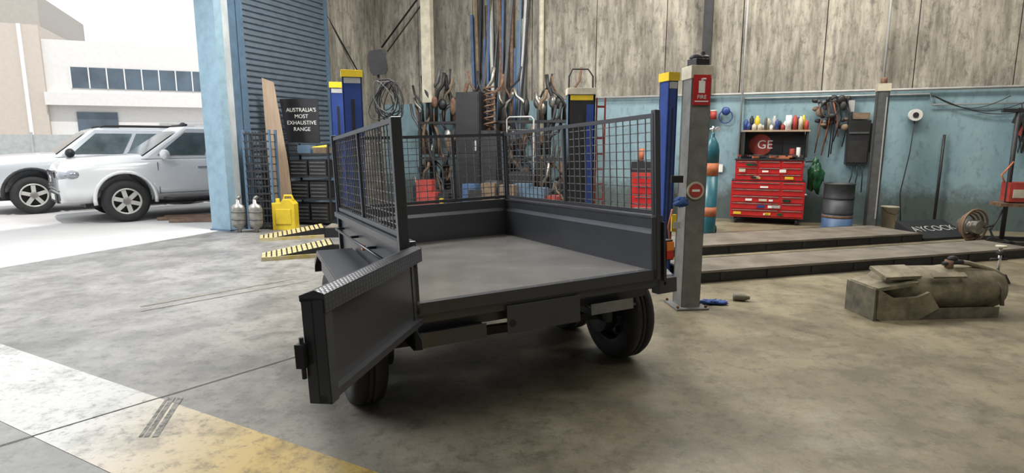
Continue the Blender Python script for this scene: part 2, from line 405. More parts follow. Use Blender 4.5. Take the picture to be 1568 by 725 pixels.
def guard(sg):
    b=B(); x0,x1=.755,1.0
    pr=[(.14,.60),(.17,.66),(.32,.735),(1.58,.73),(1.76,.62),(1.78,.54)]
    for (ya,za),(yb,zb) in zip(pr,pr[1:]):
        b.face([(sg*x0,ya,za),(sg*x1,ya,za),(sg*x1,yb,zb),(sg*x0,yb,zb)],M_chk)
        b.face([(sg*x0,ya,za-.006),(sg*x1,ya,za-.006),(sg*x1,yb,zb-.006),(sg*x0,yb,zb-.006)],M_black)
        b.face([(sg*x1,ya,za),(sg*x1,yb,zb),(sg*x1,yb,zb-.04),(sg*x1,ya,za-.04)],M_paint)
    b.b2((sg*x1-.003,.6,.64),(sg*x1+.003,1.3,.72),M_paint)
    b.done("mudguard",parent=T)
    b=B(); b.b2((sg*.78,.90,.83),(sg*.80,.95,.86),M_amber)
    b.done("marker_lamp",parent=T)
guard(1); guard(-1)
def wheel(x,y,r,w,parent,name,sg=1,rimm=M_black,spokes=0,ax=(1,0,0)):
    b=B(); hw=w/2; rr=r*.62
    b.rev([(rr,-hw*.85),(rr+.02,-hw),(r*.88,-hw),(r*.965,-hw*.86),(r,-hw*.6),(r,-hw*.2),(r-.008,-hw*.18),(r-.008,-hw*.12),(r,-hw*.1),(r,hw*.1),(r-.008,hw*.12),(r-.008,hw*.18),(r,hw*.2),(r,hw*.6),(r*.965,hw*.86),(r*.88,hw),(rr+.02,hw),(rr,hw*.85)],(0,0,0),ax,M_rub,40,False)
    b.rev([(rr,-hw*.85),(rr*.93,-hw*.8),(rr*.9,-hw*.2),(rr*.9,hw*.5),(rr*.93,hw*.8),(rr,hw*.85)],(0,0,0),ax,rimm if not spokes else M_alloy,32,False)
    A=Vector(ax)
    if not spokes:
        b.rev([(rr*.9,0),(rr*.75,hw*.35*sg),(rr*.55,hw*.42*sg),(rr*.35,hw*.2*sg),(.0,hw*.2*sg)],(0,0,0),ax,M_dgrey,32,False)
        for k in range(8):
            a=2*PI*k/8; c=Vector((0,math.cos(a),math.sin(a)))*rr*.66
            b.cyl(c-A*hw*.2,c+A*hw*.46,.022,M_black,10)
        b.cyl((0,0,0),A*hw*.8*sg,.035,M_dark,14)
    else:
        b.rev([(rr*.92,hw*.1*sg),(0,hw*.1*sg)],(0,0,0),ax,M_black,32,False)
        for k in range(spokes):
            a=2*PI*k/spokes+.3
            b.box(A*hw*.72*sg+Vector((math.cos(a),0,math.sin(a)))*rr*.5,(.075,.05,rr*1.0),M_alloy,(0,PI/2-a,0))
        b.cyl(A*hw*.4*sg,A*hw*.92*sg,rr*.30,M_alloy,18)
        b.rev([(rr*1.02,hw*.86),(rr*1.02,hw*.98),(rr*.9,hw*.98),(rr*.9,hw*.6)] if sg>0 else [(rr*1.02,-hw*.86),(rr*1.02,-hw*.98),(rr*.9,-hw*.98),(rr*.9,-hw*.6)],(0,0,0),ax,M_alloy,32,False)
    return b.done(name,(x,y,r),0,parent)
for sg in (-1,1):
    for y in (.60,1.30): wheel(sg*.885,y,.32,.195,T,"wheel",sg)
b=B()
for y in (.60,1.30): b.b2((-.80,y-.025,.29),(.80,y+.025,.34),M_dark)
for sg in (-1,1):
    x=sg*.62
    for y in (.60,1.30):
        for k in range(4): b.b2((x-.025,y-.27+.05*k,.35+.012*k),(x+.025,y+.27-.05*k,.36+.012*k),M_dark)
        b.b2((x-.02,y-.3,.36),(x+.02,y-.25,.60),M_dark); b.b2((x-.02,y+.25,.36),(x+.02,y+.3,.60),M_dark)
        b.cyl((sg*.72,y,.315),(sg*.80,y,.315),.12,M_dark,18)
b.done("axles_and_springs",parent=T)
b=B()
b.b2((.77,-.03,-.07),(.78,.10,.28),M_paint); b.b2((.77,.03,-.16),(.91,.09,-.07),M_paint)
b.b2((.785,-.035,.06),(.835,.0,.16),M_lens); b.b2((.785,-.037,.11),(.837,.0,.16),M_amber); b.b2((.78,-.02,.05),(.841,.04,.17),M_black)
b.cyl((.80,.0,-.1),(.80,.0,.06),.008,M_black)
b.done("tail_lamp",parent=body)
ga=math.atan2(-.817,-.576)
G=empty("tailgate",(-.72,-.03,.02),(0,0,ga),body)
b=B(); GL=.93
b.b2((0,-.005,-.085),(GL,.0,.25),M_paint)
b.b2((0,-.005,-.11),(GL,.03,-.082),M_paint)
b.b2((GL-.004,-.04,-.11),(GL,.04,.247),M_paint)
b.b2((GL-.05,.037,-.11),(GL,.04,.247),M_paint); b.b2((0,-.04,-.11),(.04,.004,.247),M_paint)
b.prism([(-.045,.24),(-.045,.257),(.01,.275),(.045,.262),(.045,.20),(.041,.20),(.041,.245),(-.041,.235)],'x',0,GL,M_paint,[M_paint,M_chk,M_chk,M_chk,M_paint,M_paint,M_paint,M_paint])
b.b2((GL,-.06,.02),(GL+.03,-.03,.10),M_black); b.cyl((GL+.01,-.045,-.02),(GL+.01,-.045,.12),.008,M_black)
for z in (-.03,.2): b.cyl((-.01,0,z-.03),(-.01,0,z+.03),.014,M_black)
b.done("gate_panel",parent=G)

# ------------------------------------------------------------------ hoist (right)
Hh=empty("vehicle_hoist")
ra=math.radians(16.5)
def runway(x,y,L,w,name,h=.12):
    b=B()
    b.b2((0,0,h-.02),(L,w,h),M_deck)
    b.b2((0,0,.0),(L,.02,h-.001),M_black); b.b2((0,w-.02,.0),(L,w,h),M_black)
    b.b2((0,-.006,h-.012),(L,.0,h+.012),M_deck)
    b.b2((0,.02,.01),(L,w-.02,.03),M_black)
    for k in range(int(L/.6)): b.b2((.3+k*.6,-.01,.02),(.34+k*.6,.0,h-.02),M_dark)
    return b.done(name,(x,y,0),ra,Hh)
runway(1.95,6.08,5.05,.68,"runway_near")
runway(2.05,7.50,4.3,.95,"runway_far")
b=B()
w=.088
b.b2((-w,-.09,0),(w,-.08,2.12),M_grey); b.b2((-w,-.09,0),(-w+.01,.12,2.12),M_grey); b.b2((w-.01,-.09,0),(w,.12,2.12),M_grey)
b.b2((-w,.08,0),(w,.12,2.12),M_grey)
b.b2((-.15,-.15,0),(.15,.18,.018),M_grey)
for x in (-.13,.13):
    for y in (-.12,.15): b.cyl((x,y,.018),(x,y,.04),.014,M_rust,6)
b.b2((-w-.008,-.095,2.02),(w+.01,.13,2.13),M_cream)
b.box((0,0,2.16),(.14,.12,.06),M_black,(0,0,.3)); b.cyl((-.06,0,2.2),(.09,.02,2.2),.028,M_black); b.cyl((.05,.03,2.1),(.05,.03,2.26),.02,M_dark); b.sph((-.02,0,2.2),(.06,.05,.035),M_dark,10)
b.done("post_near",(1.60,5.22,0),.1,Hh,bevel=.004)
b=B()
b.b2((-.075,-.104,1.80),(.075,-.096,2.05),M_red)
b.b2((-.03,-.107,1.90),(.025,-.104,2.00),M_white); b.cyl((0,-.108,2.015),(.03,-.108,2.015),.008,M_white); b.b2((-.01,-.107,2.0),(.01,-.104,2.02),M_white)
b.b2((-.06,-.107,1.825),(.06,-.104,1.835),M_white)
b.rev([(.078,0),(.078,.006)],(-.01,-.096,1.07),(0,-1,0),M_cream,28); b.rev([(.06,0),(.06,.004)],(-.01,-.102,1.07),(0,-1,0),M_redd,28)
b.b2((-.045,-.109,1.06),(.025,-.106,1.08),M_white)
b.done("fire_extinguisher_sign",(1.60,5.22,0),.1,Hh)
text("FIRE","sign_text",(1.61,5.11,1.865),(PI/2,0,.1),.045,M_white,Hh)
b=B()
for k in range(4): b.lump((R.uniform(-.04,.03),R.uniform(-.02,.02),R.uniform(-.03,.03)),(R.uniform(.04,.06),.03,R.uniform(.025,.035)),M_cloth,.6,2.5,18)
b.b2((-.1,0,-.25),(-.06,.03,-.1),M_yel); b.tube([(-.1,0,-.05),(-.13,0,-.2),(-.1,0,-.4)],.008,M_orange,6); b.b2((-.12,-.01,.18),(-.02,.03,.24),M_black); b.b2((-.09,-.02,-.22),(-.03,.01,-.16),M_lgrey)
b.done("work_glove",(1.50,5.1,.96),0,Hh)
b=B()
w=.085
b.b2((-w,-.1,0),(w,-.08,2.3),M_dgrey); b.b2((-w,-.1,0),(-w+.02,.1,2.3),M_dgrey); b.b2((w-.02,-.1,0),(w,.1,2.3),M_dgrey); b.b2((-w,.08,0),(w,.1,2.3),M_dgrey)
b.b2((w*.5,-.105,.2),(w*.7,-.098,2.2),M_lgrey)
b.b2((-w-.01,-.11,2.3),(w+.01,.11,2.42),M_cream); b.cyl((0,0,2.4),(0,0,2.52),.05,M_rust)
b.b2((-.17,-.16,0),(.17,.16,.02),M_dgrey)
b.done("post_far",WP(10.12,.62),WR,Hh)
b=B()
b.prism([(0,0),(0,.04),(.5,.24),(.5,0)],'x',0,.98,M_black)
rx=Vector((2.05,7.50,0))+Vector((math.cos(ra),math.sin(ra),0))*4.33
b.done("runway_ramp",rx,ra,Hh)
text("AYCOCK","ramp_text",rx+Matrix.Rotation(ra,3,'Z')@Vector((.49,.24,.142)),(Matrix.Rotation(ra,3,'Z')@Matrix.Rotation(.38,3,'X')).to_euler(),.21,M_lgrey,Hh)

# ------------------------------------------------------------------ lift posts
def liftpost(name,x,y,w,d_,h,rz,m=M_blue,front=None,cap=M_yel,extra=None):
    b=B(); front=front or m
    b.b2((-w/2,-d_/2,0),(w/2,-d_/2+.02,h),front); b.b2((-w/2,-d_/2,0),(-w/2+.02,d_/2,h),m); b.b2((w/2-.02,-d_/2,0),(w/2,d_/2,h),m)
    b.b2((-w/2,d_/2-.02,0),(w/2,d_/2,h),m)
    b.b2((-w/2-.012,-d_/2-.012,h-.02),(w/2+.012,d_/2+.012,h+.07),cap)
    b.b2((-w*.42,-d_/2-.004,h-.10),(w*.42,-d_/2,h-.03),M_lgrey if cap is M_yel else M_yel)
    b.b2((-w*.08,-d_/2-.005,.2),(w*.08,-d_/2,h-.3),M_black)
    b.b2((-w/2-.1,-d_/2-.1,0),(w/2+.1,d_/2+.1,.02),m)
    if extra: extra(b)
    return b.done(name,(x,y,0),rz,bevel=.004)
liftpost("lift_post",-2.12,8.0,.25,.22,2.34,.3)
liftpost("lift_post",-2.78,9.6,.22,.22,2.34,.3)
liftpost("lift_post",1.70,6.55,.11,.2,2.15,.25)
def ex(b):
    b.tube([(-.17,0,2.1),(-.17,0,2.4),(-.12,0,2.5),(.1,0,2.5),(.17,0,2.4),(.17,0,2.1)],.012,M_black)
    b.b2((.07,-.165,.1),(.17,-.155,2.0),M_blue)
    for x in (.22,.34): b.b2((x-.01,-.1,.0),(x+.01,-.06,2.1),M_redd)
    for k in range(9): b.b2((.22,-.09,.2+k*.22),(.34,-.07,.23+k*.22),M_redd)
liftpost("lift_post",.98,8.6,.38,.3,2.16,.0,M_bsteel,M_black,M_cream,ex)
def ramp(name,x,y,L,w,rz,rL):
    b=B()
    b.prism([(0,.0),(L,.0),(L,.16),(0,.015)],'y',0,w,M_black)
    nx=14
    for i in range(nx):
        a=i/nx; c=(i+.7)/nx
        for j in range(3):
            y0=w*(j+.05)/3; y1=w*(j+.95)/3
            za=.015+.145*a+.004; zc=.015+.145*c+.004
            b.face([(L*a,y0,za),(L*c,y0,zc),(L*c,y1,zc),(L*a,y1,za)],M_yel2)
    b.b2((0,-.02,0),(L*.98,0,.05),M_yel2)
    o=b.done(name,(x,y,0),rz)
    b=B(); b.b2((0,0,.0),(rL,w,.16),M_deck); b.b2((0,-.01,0),(rL,0,.15),M_black)
    b.done("runway",(L,0,0),math.radians(-17),o)
ramp("loading_ramp",-3.80,8.72,.95,.5,math.radians(22),3.4)
ramp("loading_ramp",-3.15,7.25,.88,.5,math.radians(22),3.2)

# ------------------------------------------------------------------ left side items
b=B()
for x in (0,.45):
    for y in (0,.22): b.b2((x-.02,y-.02,0),(x+.02,y+.02,1.68),M_bsteel)
for k in range(13):
    z=.1+k*.125; b.b2((0,-.02,z),(.45,.0,z+.025),M_dark); b.b2((0,.0,z),(.45,.22,z+.01),M_dark)
for k in range(1,8): b.b2((k*.056-.006,-.015,0),(k*.056+.006,-.005,1.65),M_dark)
b.done("steel_storage_cage",(-4.50,9.98,0),math.radians(-5))
b=B()
b.prism([(.02,0),(.42,0),(.34,1.1),(.16,2.5),(-.04,2.58)],'y',0,.02,M_wood)
b.done("plywood_sheet",(-4.30,10.42,0),rot=(-.03,0,.0))
b=B()
b.prism([(.0,.02),(.62,.0),(.62,.80),(-.12,.80)],'y',0,.02,M_black)
sg_=b.done("advertising_sign",(-4.13,10.98,1.45),math.radians(-8))
for i,tx in enumerate(("AUSTRALIA'S","MOST","EXHAUSTIVE","RANGE")):
    text(tx,"sign_line_%d"%i,(.29,-.004,.60-i*.115),(PI/2,0,0),.10,M_white,sg_)
b=B()
for z in (.05,.45,.85,1.25): b.b2((0,0,z),(.8,.4,z+.03),M_dark)
for x in (0,.78):
    for y in (0,.38): b.b2((x,y,0),(x+.03,y+.03,1.45),M_black)
for lv,hh in ((.08,.3),(.48,.3),(.88,.28)):
    for k in range(2):
        x=.04+k*.37; b.b2((x,.0,lv),(x+.34,.36,lv+hh),M_black)
        for j in range(4): b.b2((x+.02,-.006,lv+.03+j*.065),(x+.32,.0,lv+.055+j*.065),M_dgrey)
b.cyl((.1,.2,1.33),(.7,.2,1.40),.03,M_yel); b.b2((.15,.1,1.28),(.4,.3,1.42),M_bsteel); b.b2((.45,.1,1.28),(.7,.3,1.38),M_brown)
b.done("storage_shelf",(-4.0,10.55,0),math.radians(-12))
for i,(x,y) in enumerate(((-4.50,9.60),(-4.22,9.60))):
    b=B()
    b.rev([(.03,0),(.03,.06),(.085,.11),(.10,.17),(.10,.42),(.085,.47),(.03,.51),(.028,.58)],(0,0,0),(0,0,1),M_silv,20)
    b.tube([(0,0,.56),(.01,0,.6),(.05,0,.63)],.028,M_silv); b.rev([(.104,0),(.104,.02)],(0,0,.22),(0,0,1),M_dgrey,20); b.rev([(.104,0),(.104,.02)],(0,0,.35),(0,0,1),M_dgrey,20)
    o=b.done("exhaust_muffler",(x,y,0.0)); o.scale=(1.15,.8,.95)
b=B()
b.prism([(-.19,0),(.19,0),(.19,.44),(.12,.52),(.0,.52),(-.05,.46),(-.19,.46)],'y',-.1,.1,M_yel)
b.cyl((-.12,0,.45),(-.12,0,.53),.035,M_yel); b.b2((-.13,-.112,.1),(.13,-.10,.36),M_yel)
b.tube([(-.02,0,.5),(0,0,.58),(.12,0,.58),(.15,0,.5)],.018,M_yel)
b.done("jerry_can",(-3.86,9.95,0),0,bevel=.015)
b=B()
for k in range(5):
    b.box((R.uniform(-.2,.2),k*.2,.028),(1.6,.08,.05),M_plank,(0,0,R.uniform(-.05,.05)))
b.done("timber_planks",(-5.75,10.9,0.0),math.radians(12))
b=B()
rp=[(-.14,-.12),(-.10,-.19),(.10,-.19),(.14,-.12),(.14,.12),(.10,.19),(-.10,.19),(-.14,.12)]
b.prism([(x*math.cos(.12)-z*math.sin(.12),2.72+x*math.sin(.12)+z*math.cos(.12)) for x,z in rp],'y',-.02,.02,M_black)
b.tube([(0,.02,2.55),(-.02,.03,2.2),(.0,.03,0.02)],.018,M_dark); b.b2((-.2,-.2,0),(.2,.2,.02),M_dark)
for k in range(13):
    cx=.15+R.uniform(-.05,.07); ww=R.uniform(.08,.22); hh=R.uniform(.22,.34); tl=R.uniform(-.12,.12)
    b.tube([(cx+ww*math.cos(a*PI/14)*(1-.35*math.sin(a*PI/14))+tl*math.sin(a*PI/14),-.015*k,2.42-hh+hh*math.sin(a*PI/14)) for a in range(28)],.008,M_black if k%4 else M_dgrey,6,True)
b.tube([(.0,0,2.45),(.17,0,2.46),(.3,0,2.4)],.014,M_dark); b.tube([(.2,0,1.8),(.25,.02,1.0),(.2,.05,.1)],.009,M_black)
b.done("hose_reel_stand",(-2.12,9.6,0),0,bevel=0)

# ------------------------------------------------------------------ back wall clutter
b=B()
cols=[M_bsteel,M_dark,M_navy,M_brown,M_dgrey,M_black,M_lgrey,M_rust,M_navy,M_bsteel,M_dgrey,M_cream]
for k in range(44):
    x=R.uniform(2.55,3.6); w=R.uniform(.02,.06); h=R.uniform(2.6,5.6); lean=R.uniform(-.07,.09)
    m=cols[k%len(cols)] ; y0=-R.uniform(.12,.4)
    if k==5: m=M_redd
    b.box((x+lean*h/2*.9,y0/2-.05,h/2),(w,w,h),m,(-math.atan2(-y0,h)*.7,lean,0))
b.done("steel_bar_stock",WP(0),WR)
b=B()
for x in (1.5,2.4,3.2,4.2,5.0):
    b.b2((x,-.95,0),(x+.05,-.9,2.1),M_dark); b.b2((x,-.5,0),(x+.05,-.45,2.3),M_dark)
for z in (.4,1.1,1.85):
    b.b2((1.5,-.95,z),(5.05,-.90,z+.05),M_dark); b.b2((1.5,-.5,z),(5.05,-.45,z+.05),M_dark)
for k in range(120):
    x=R.uniform(1.4,5.1); z=R.choice([0.05,.5,1.2,1.9]); L=R.uniform(.5,1.1); y=-R.uniform(.5,1.0)
    m=R.choice([M_rust,M_silv,M_brown,M_dark,M_black,M_dgrey,M_dark,M_rust,M_brown]); q=R.uniform(.08,.2)*R.choice([-1,1]); r=R.uniform(.02,.045)
    b.tube([(x,y,z),(x+q*.1,y,z+L*.45),(x+q*.6,y-.03,z+L*.62),(x+q*1.4,y,z+L*.75),(x+q*1.7,y,z+L)],r,m,8)
    if k%4==0: b.sph((x,y-.05,z+L*.4),(R.uniform(.06,.11),.07,R.uniform(.12,.2)),R.choice([M_silv,M_rust,M_black,M_dgrey]))
b.done("exhaust_pipe_rack",WP(0),WR)
b=B()
b.b2((2.65,-1.4,0),(3.15,-1.05,2.45),M_dark); b.b2((2.67,-1.41,.1),(3.13,-1.39,1.2),M_black); b.b2((2.67,-1.41,1.25),(3.13,-1.39,2.4),M_black)
b.b2((3.07,-1.43,1.3),(3.1,-1.41,1.5),M_lgrey)
b.tube([(3.3+.11*math.cos(a*.6),-1.2+.09*math.sin(a*.6),1.75+a*.011) for a in range(74)],.018,M_rust,6); b.b2((3.16,-1.35,0),(3.5,-1.05,1.7),M_dark)
b.done("steel_cabinet",WP(0),WR)
b=B()
b.tube([(0,0,0),(0,0,1.9),(.05,0,1.95),(.5,0,1.95),(.55,0,1.9),(.55,0,0)],.017,M_lgrey)
for z in (.5,1.2,1.7): b.cyl((0,0,z),(.55,0,z),.012,M_dgrey)
b.b2((0,-.02,.1),(.55,.25,.14),M_dgrey); b.b2((.05,.02,.14),(.5,.22,.9),M_dark)
b.done("tube_trolley",WP(3.75,1.4),WR)
b=B()
for k in range(30):
    x=R.uniform(0,3.4); w=R.uniform(.12,.4); h=R.uniform(.15,.8); y=R.uniform(-.25,.1)
    b.b2((x,y,0),(x+w,y+R.uniform(.15,.3),h),R.choice([M_dark,M_black,M_brown,M_bsteel,M_navy,M_redd,M_dgrey,M_black]))
b.b2((2.6,-.5,.0),(2.95,-.45,.35),M_yel); b.b2((1.0,-.5,.0),(1.06,-.45,.45),M_yel)
b.done("workshop_clutter",WP(1.9,2.1),WR)
b=B()
b.b2((0,-.45,0),(.6,-.02,.9),M_redd)
for k in range(4): b.b2((.04,-.46,.1+k*.2),(.56,-.449,.26+k*.2),M_red); b.b2((.1,-.475,.22+k*.2),(.5,-.46,.235+k*.2),M_chrome)
b.b2((0,-.4,.9),(.5,-.1,1.1),M_black); b.cyl((.15,-.2,1.1),(.15,-.2,1.35),.05,M_orange)
b.done("parts_cabinet",WP(6.05,.3),WR)
b=B()
b.prism([(0,0),(.35,0),(.175,.5)],'y',0,.03,M_yel)
b.done("floor_sign",WP(5.3,1.5),WR)

b=B()
b.rev([(.11,0),(.118,.03),(.118,.95)],(0,0,0),(0,0,1),M_teal,24)
b.rev([(.12,.95),(.12,1.15)],(0,0,0),(0,0,1),M_orange,24)
b.rev([(.119,1.15),(.119,1.35),(.10,1.45),(.05,1.54),(.035,1.56),(.035,1.62)],(0,0,0),(0,0,1),M_teal,24)
b.cyl((0,0,1.62),(0,0,1.72),.022,M_chrome); b.cyl((-.05,0,1.68),(.05,0,1.68),.015,M_chrome); b.cyl((.06,-.03,1.68),(.06,-.06,1.68),.035,M_lgrey)
b.rev([(.121,.3),(.121,.45)],(0,0,0),(0,0,1),M_orange,24)
b.b2((-.16,-.14,0),(.16,.14,.02),M_black)
for x in (-.14,.14): b.rev([(.07,-.02),(.07,.02)],(x,.1,.07),(1,0,0),M_rub,16); b.tube([(x,.1,.07),(x,.15,.8),(x*.9,.17,1.3)],.012,M_black)
b.done("gas_cylinder",(3.16,9.4,0),0)
b=B(); w=1.22
b.b2((0,-.5,.12),(w,0,.78),M_red); b.b2((.05,-.48,.78),(w-.05,-.03,1.15),M_red); b.b2((.03,-.5,1.15),(w-.03,-.02,1.17),M_black)
b.b2((0,-.5,.77),(w,0,.79),M_black)
for r in range(5):
    z=.15+r*.124
    for c0,c1 in ((.02,.82),(.84,w-.02)):
        b.b2((c0,-.51,z),(c1,-.5,z+.112),M_red); b.b2((c0,-.506,z-.01),(c1,-.499,z),M_black); b.b2((c0+.02,-.522,z+.092),(c1-.02,-.508,z+.106),M_silv)
for r in range(3):
    z=.80+r*.115
    for c0,c1 in ((.07,.42),(.44,.80),(.82,w-.07)):
        b.b2((c0,-.49,z),(c1,-.48,z+.103),M_red); b.b2((c0+.02,-.502,z+.083),(c1-.02,-.488,z+.097),M_silv)
for k in range(24):
    x=R.uniform(.05,1.0); z=R.choice([.17,.3,.42,.55,.66,.82,.94,1.05])
    b.b2((x,-.526,z),(x+R.uniform(.06,.14),-.522,z+R.uniform(.03,.055)),R.choice([M_white,M_yel,M_cream,M_lgrey,M_black,M_blue,M_green,M_white]))
for x in (.1,w-.1):
    for y in (-.42,-.08): b.rev([(.06,-.02),(.06,.02)],(x,y,.06),(1,0,0),M_rub,16); b.b2((x-.03,y-.03,.06),(x+.03,y+.03,.12),M_black)
b.tube([(w,-.42,.55),(w+.04,-.42,.55),(w+.04,-.08,.55),(w,-.08,.55)],.012,M_chrome)
for k in range(22):
    x=R.uniform(.1,1.1); b.box((x,-.3+R.uniform(-.1,.1),1.19+R.uniform(0,.05)),(R.uniform(.08,.25),.04,.035),R.choice([M_black,M_dgrey,M_redd,M_dark,M_orange,M_black]),(0,0,R.uniform(-1,1)))
b.cyl((.98,-.25,1.17),(.98,-.25,1.36),.045,M_redd); b.cyl((1.08,-.25,1.17),(1.08,-.25,1.38),.035,M_white)
b.lump((w+.17,-.18,.86),(.13,.1,.26),M_green,.45,2.2,28); b.lump((w+.16,-.18,1.12),(.05,.04,.10),M_green,.4,3,16); b.cyl((w,-.1,1.12),(w+.18,-.15,1.14),.012,M_dark)
b.done("tool_chest",WP(7.87,.1),WR,bevel=.003)
b=B()
b.b2((.05,-.05,1.2),(1.15,-.02,1.66),M_dark); b.b2((.1,-.32,1.66),(1.22,-.02,1.69),M_wood)
b.b2((.12,-.3,1.2),(.15,-.02,1.66),M_dark); b.b2((1.17,-.3,1.2),(1.2,-.02,1.66),M_dark)
b.b2((.18,-.06,1.25),(.8,-.05,1.60),M_black)
b.rev([(.20,0),(.20,.01)],(.42,-.06,1.42),(0,-1,0),M_redd,24)
for x in range(22):
    h=R.uniform(.08,.27); r=R.uniform(.025,.045); m=R.choice([M_white,M_blue,M_redd,M_yel,M_lgrey,M_cream,M_black,M_cream,M_dgrey]); xx=.15+x*.048
    b.rev([(r,0),(r,h*.8),(r*.5,h*.9),(r*.5,h)],(xx,-.12-.1*(x%2),1.69),(0,0,1),m,12)
b.cyl((.86,-.25,1.69),(.86,-.25,1.95),.05,M_white,14)
sh=b.done("bottle_shelf",WP(7.9,.02),WR)
text("GE","banner_text",(.5,-.074,1.42),(PI/2,0,0),.22,M_white,sh)
b=B()
for k in range(34):
    x=R.uniform(0.08,.6); z=R.uniform(1.72,2.25); b.sph((x,-R.uniform(.05,.2),z),(R.uniform(.03,.08),.04,R.uniform(.03,.08)),R.choice([M_black,M_black,M_dark,M_dgrey,M_brown]),10)
for k in range(9):
    x=R.uniform(0.1,.6); b.tube([(x,-.1,2.2),(x+.08,-.14,1.9),(x+R.uniform(-.05,.15),-.1,R.uniform(1.2,1.6))],.01,R.choice([M_black,M_black,M_orange]),6)
b.tube([(.3+.14*math.cos(a*PI/10),-.2,2.05+.14*math.sin(a*PI/10)) for a in range(20)],.012,M_dark,6,True)
b.b2((.6,-.1,2.0),(.70,-.02,2.2),M_lgrey)
b.done("hanging_air_tools",WP(9.10,.01),WR)
b=B()
b.b2((0,-.2,1.08),(.34,-.02,1.85),M_black); b.b2((.02,-.21,1.12),(.32,-.2,1.5),M_dark); b.b2((.06,-.16,1.87),(.32,-.02,1.98),M_brown)
b.b2((.02,-.215,1.62),(.32,-.2,1.65),M_dgrey); b.b2((.36,-.12,1.3),(.48,-.02,1.8),M_dark)
for k in range(3): b.tube([(.1+k*.08,-.18,1.1),(.12+k*.08,-.2,.9),(.05+k*.12,-.18,.6)],.009,M_black,6)
b.rev([(.04,0),(.01,.1)],(.17,-.18,.5),(0,0,1),M_cream,12)
b.done("electrical_box",WP(9.72,.01),WR)
b=B(); r=.235
b.rev([(r-.005,0),(r+.008,.01),(r+.008,.02),(r,.03),(r,.26)],(0,0,0),(0,0,1),M_navy,32)
b.rev([(r,.26),(r+.01,.28),(r,.30),(r,.52)],(0,0,0),(0,0,1),M_bbar,32)
b.rev([(r,.52),(r+.01,.54),(r,.56),(r,.76),(r+.01,.77),(r+.01,.79),(r-.012,.79),(r-.012,.74)],(0,0,0),(0,0,1),M_bbar,32)
b.rev([(r+.001,.20),(r+.002,.25)],(0,0,0),(0,0,1),M_rust,32)
b.done("oil_drum",WP(9.60,.75),0)
b=B(); b.rev([(.10,0),(.13,.36),(.14,.36),(.14,.38),(.12,.38),(.115,.34),(0,.34)],(0,0,0),(0,0,1),M_cream,24); b.tube([(-.13,0,.36),(-.1,-.1,.28),(.0,-.15,.25),(.1,-.1,.28),(.13,0,.36)],.005,M_dark,6)
b.done("plastic_bucket",WP(10.45,.3),0)
b=B()
b.cyl((0,0,.0),(.02,.05,1.6),.022,M_black); b.cyl((0,0,.0),(0,0,.03),.06,M_black)
b.done("steel_pipe",WP(11.15,.12),WR)
b=B()
b.rev([(.10,0),(.10,.03),(.04,.03),(.04,.06),(.1,.06),(.1,.09)],(0,0,1.93),(0,-1,0),M_white,24)
b.rev([(.045,.085),(.045,.1)],(0,0,1.93),(0,-1,0),M_dark,16)
b.tube([(0,-.06,1.85),(-.02,-.05,1.3),(-.1,-.05,.6),(-.05,-.05,.1)],.008,M_dark,6)
b.done("cable_reel",WP(10.72,.03),WR)
b=B()
for k in range(3):
    b.tube([(x/10,-.05,2.28-.25*math.sin(PI*x/10/(1.2+k*.4))*(1+.2*k)) for x in range(0,int(12+k*4))],.007,M_black,6)
b.done("hanging_cable",WP(10.9,.01),WR)
b=B()
for k in range(12):
    x=R.uniform(0,.3); b.tube([(x,-.08,2.1),(x+.05,-.12,1.7),(x+.03,-.1,1.3),(x-.03,-.08,1.6),(x,-.08,2.0)],.008,R.choice([M_black,M_black,M_dark]),6)
for k in range(5): b.box((.05*k,-.1,1.9-.1*k),(.04,.03,.25),M_redd if k==2 else M_dark,(0,.3,0))
b.done("hanging_hoses",WP(12.1,.01),WR)
b=B()
b.sph((0,-.08,2.05),(.08,.05,.08),M_blue); b.tube([(.12*math.cos(a*PI/8),-.05,1.95+.12*math.sin(a*PI/8)) for a in range(16)],.012,M_blue,6,True)
b.cyl((-.22,-.1,1.9),(-.22,-.1,2.05),.06,M_redd,16); b.cyl((-.22,-.1,2.05),(-.22,-.1,2.07),.062,M_white,16)
b.b2((-.1,-.04,.9),(.0,.0,1.05),M_white)
b.done("air_line_fittings",WP(7.68,.02),WR)

# ------------------------------------------------------------------ right foreground
b=B()
b.rev([(.0,0),(.11,.01),(.17,.04),(.2,.10),(.205,.14),(.2,.16),(.2,.62),(.207,.63),(.207,.68),(.2,.69),(.2,1.02),(.17,1.11),(.11,1.15),(0,1.16)],(-.52,.1,.21),(1,0,0),M_mud,32,False)
b.prism([(-.15,0),(.25,0),(.2,.1),(-.05,.07),(-.15,.10)],'x',-.30,.45,M_mud2)
b.prism([(-.66,.02),(-.60,.0),(-.28,.0),(-.10,.10),(-.20,.24),(-.30,.20),(-.5,.19),(-.68,.29)],'y',-.16,-.13,M_mud)
b.b2((-.68,-.16,.0),(-.65,.22,.27),M_mud2); b.prism([(-.66,.28),(-.3,.33),(-.3,.30),(-.66,.25)],'y',-.15,.2,M_mud)
b.box((-.42,-.02,.385),(.34,.2,.03),M_mud,(.3,0,.1)); b.box((.0,-.1,.37),(.3,.05,.02),M_mud,(.6,0,0))
b.cyl((.12,.05,.38),(.12,.05,.47),.035,M_rust); b.cyl((.06,.05,.44),(.22,.02,.46),.018,M_dark); b.sph((.15,.05,.48),(.05,.03,.03),M_dark,10)
b.tube([(.12,.05,.46),(.3,.05,.44),(.5,.02,.38),(.6,.0,.32)],.022,M_mud)
b.tube([(.45,-.02,.35),(.5,-.1,.25),(.5,-.12,.1)],.016,M_mud2)
b.done("old_gas_tank",(3.70,4.97,0),math.radians(4),bevel=0)
b=B()
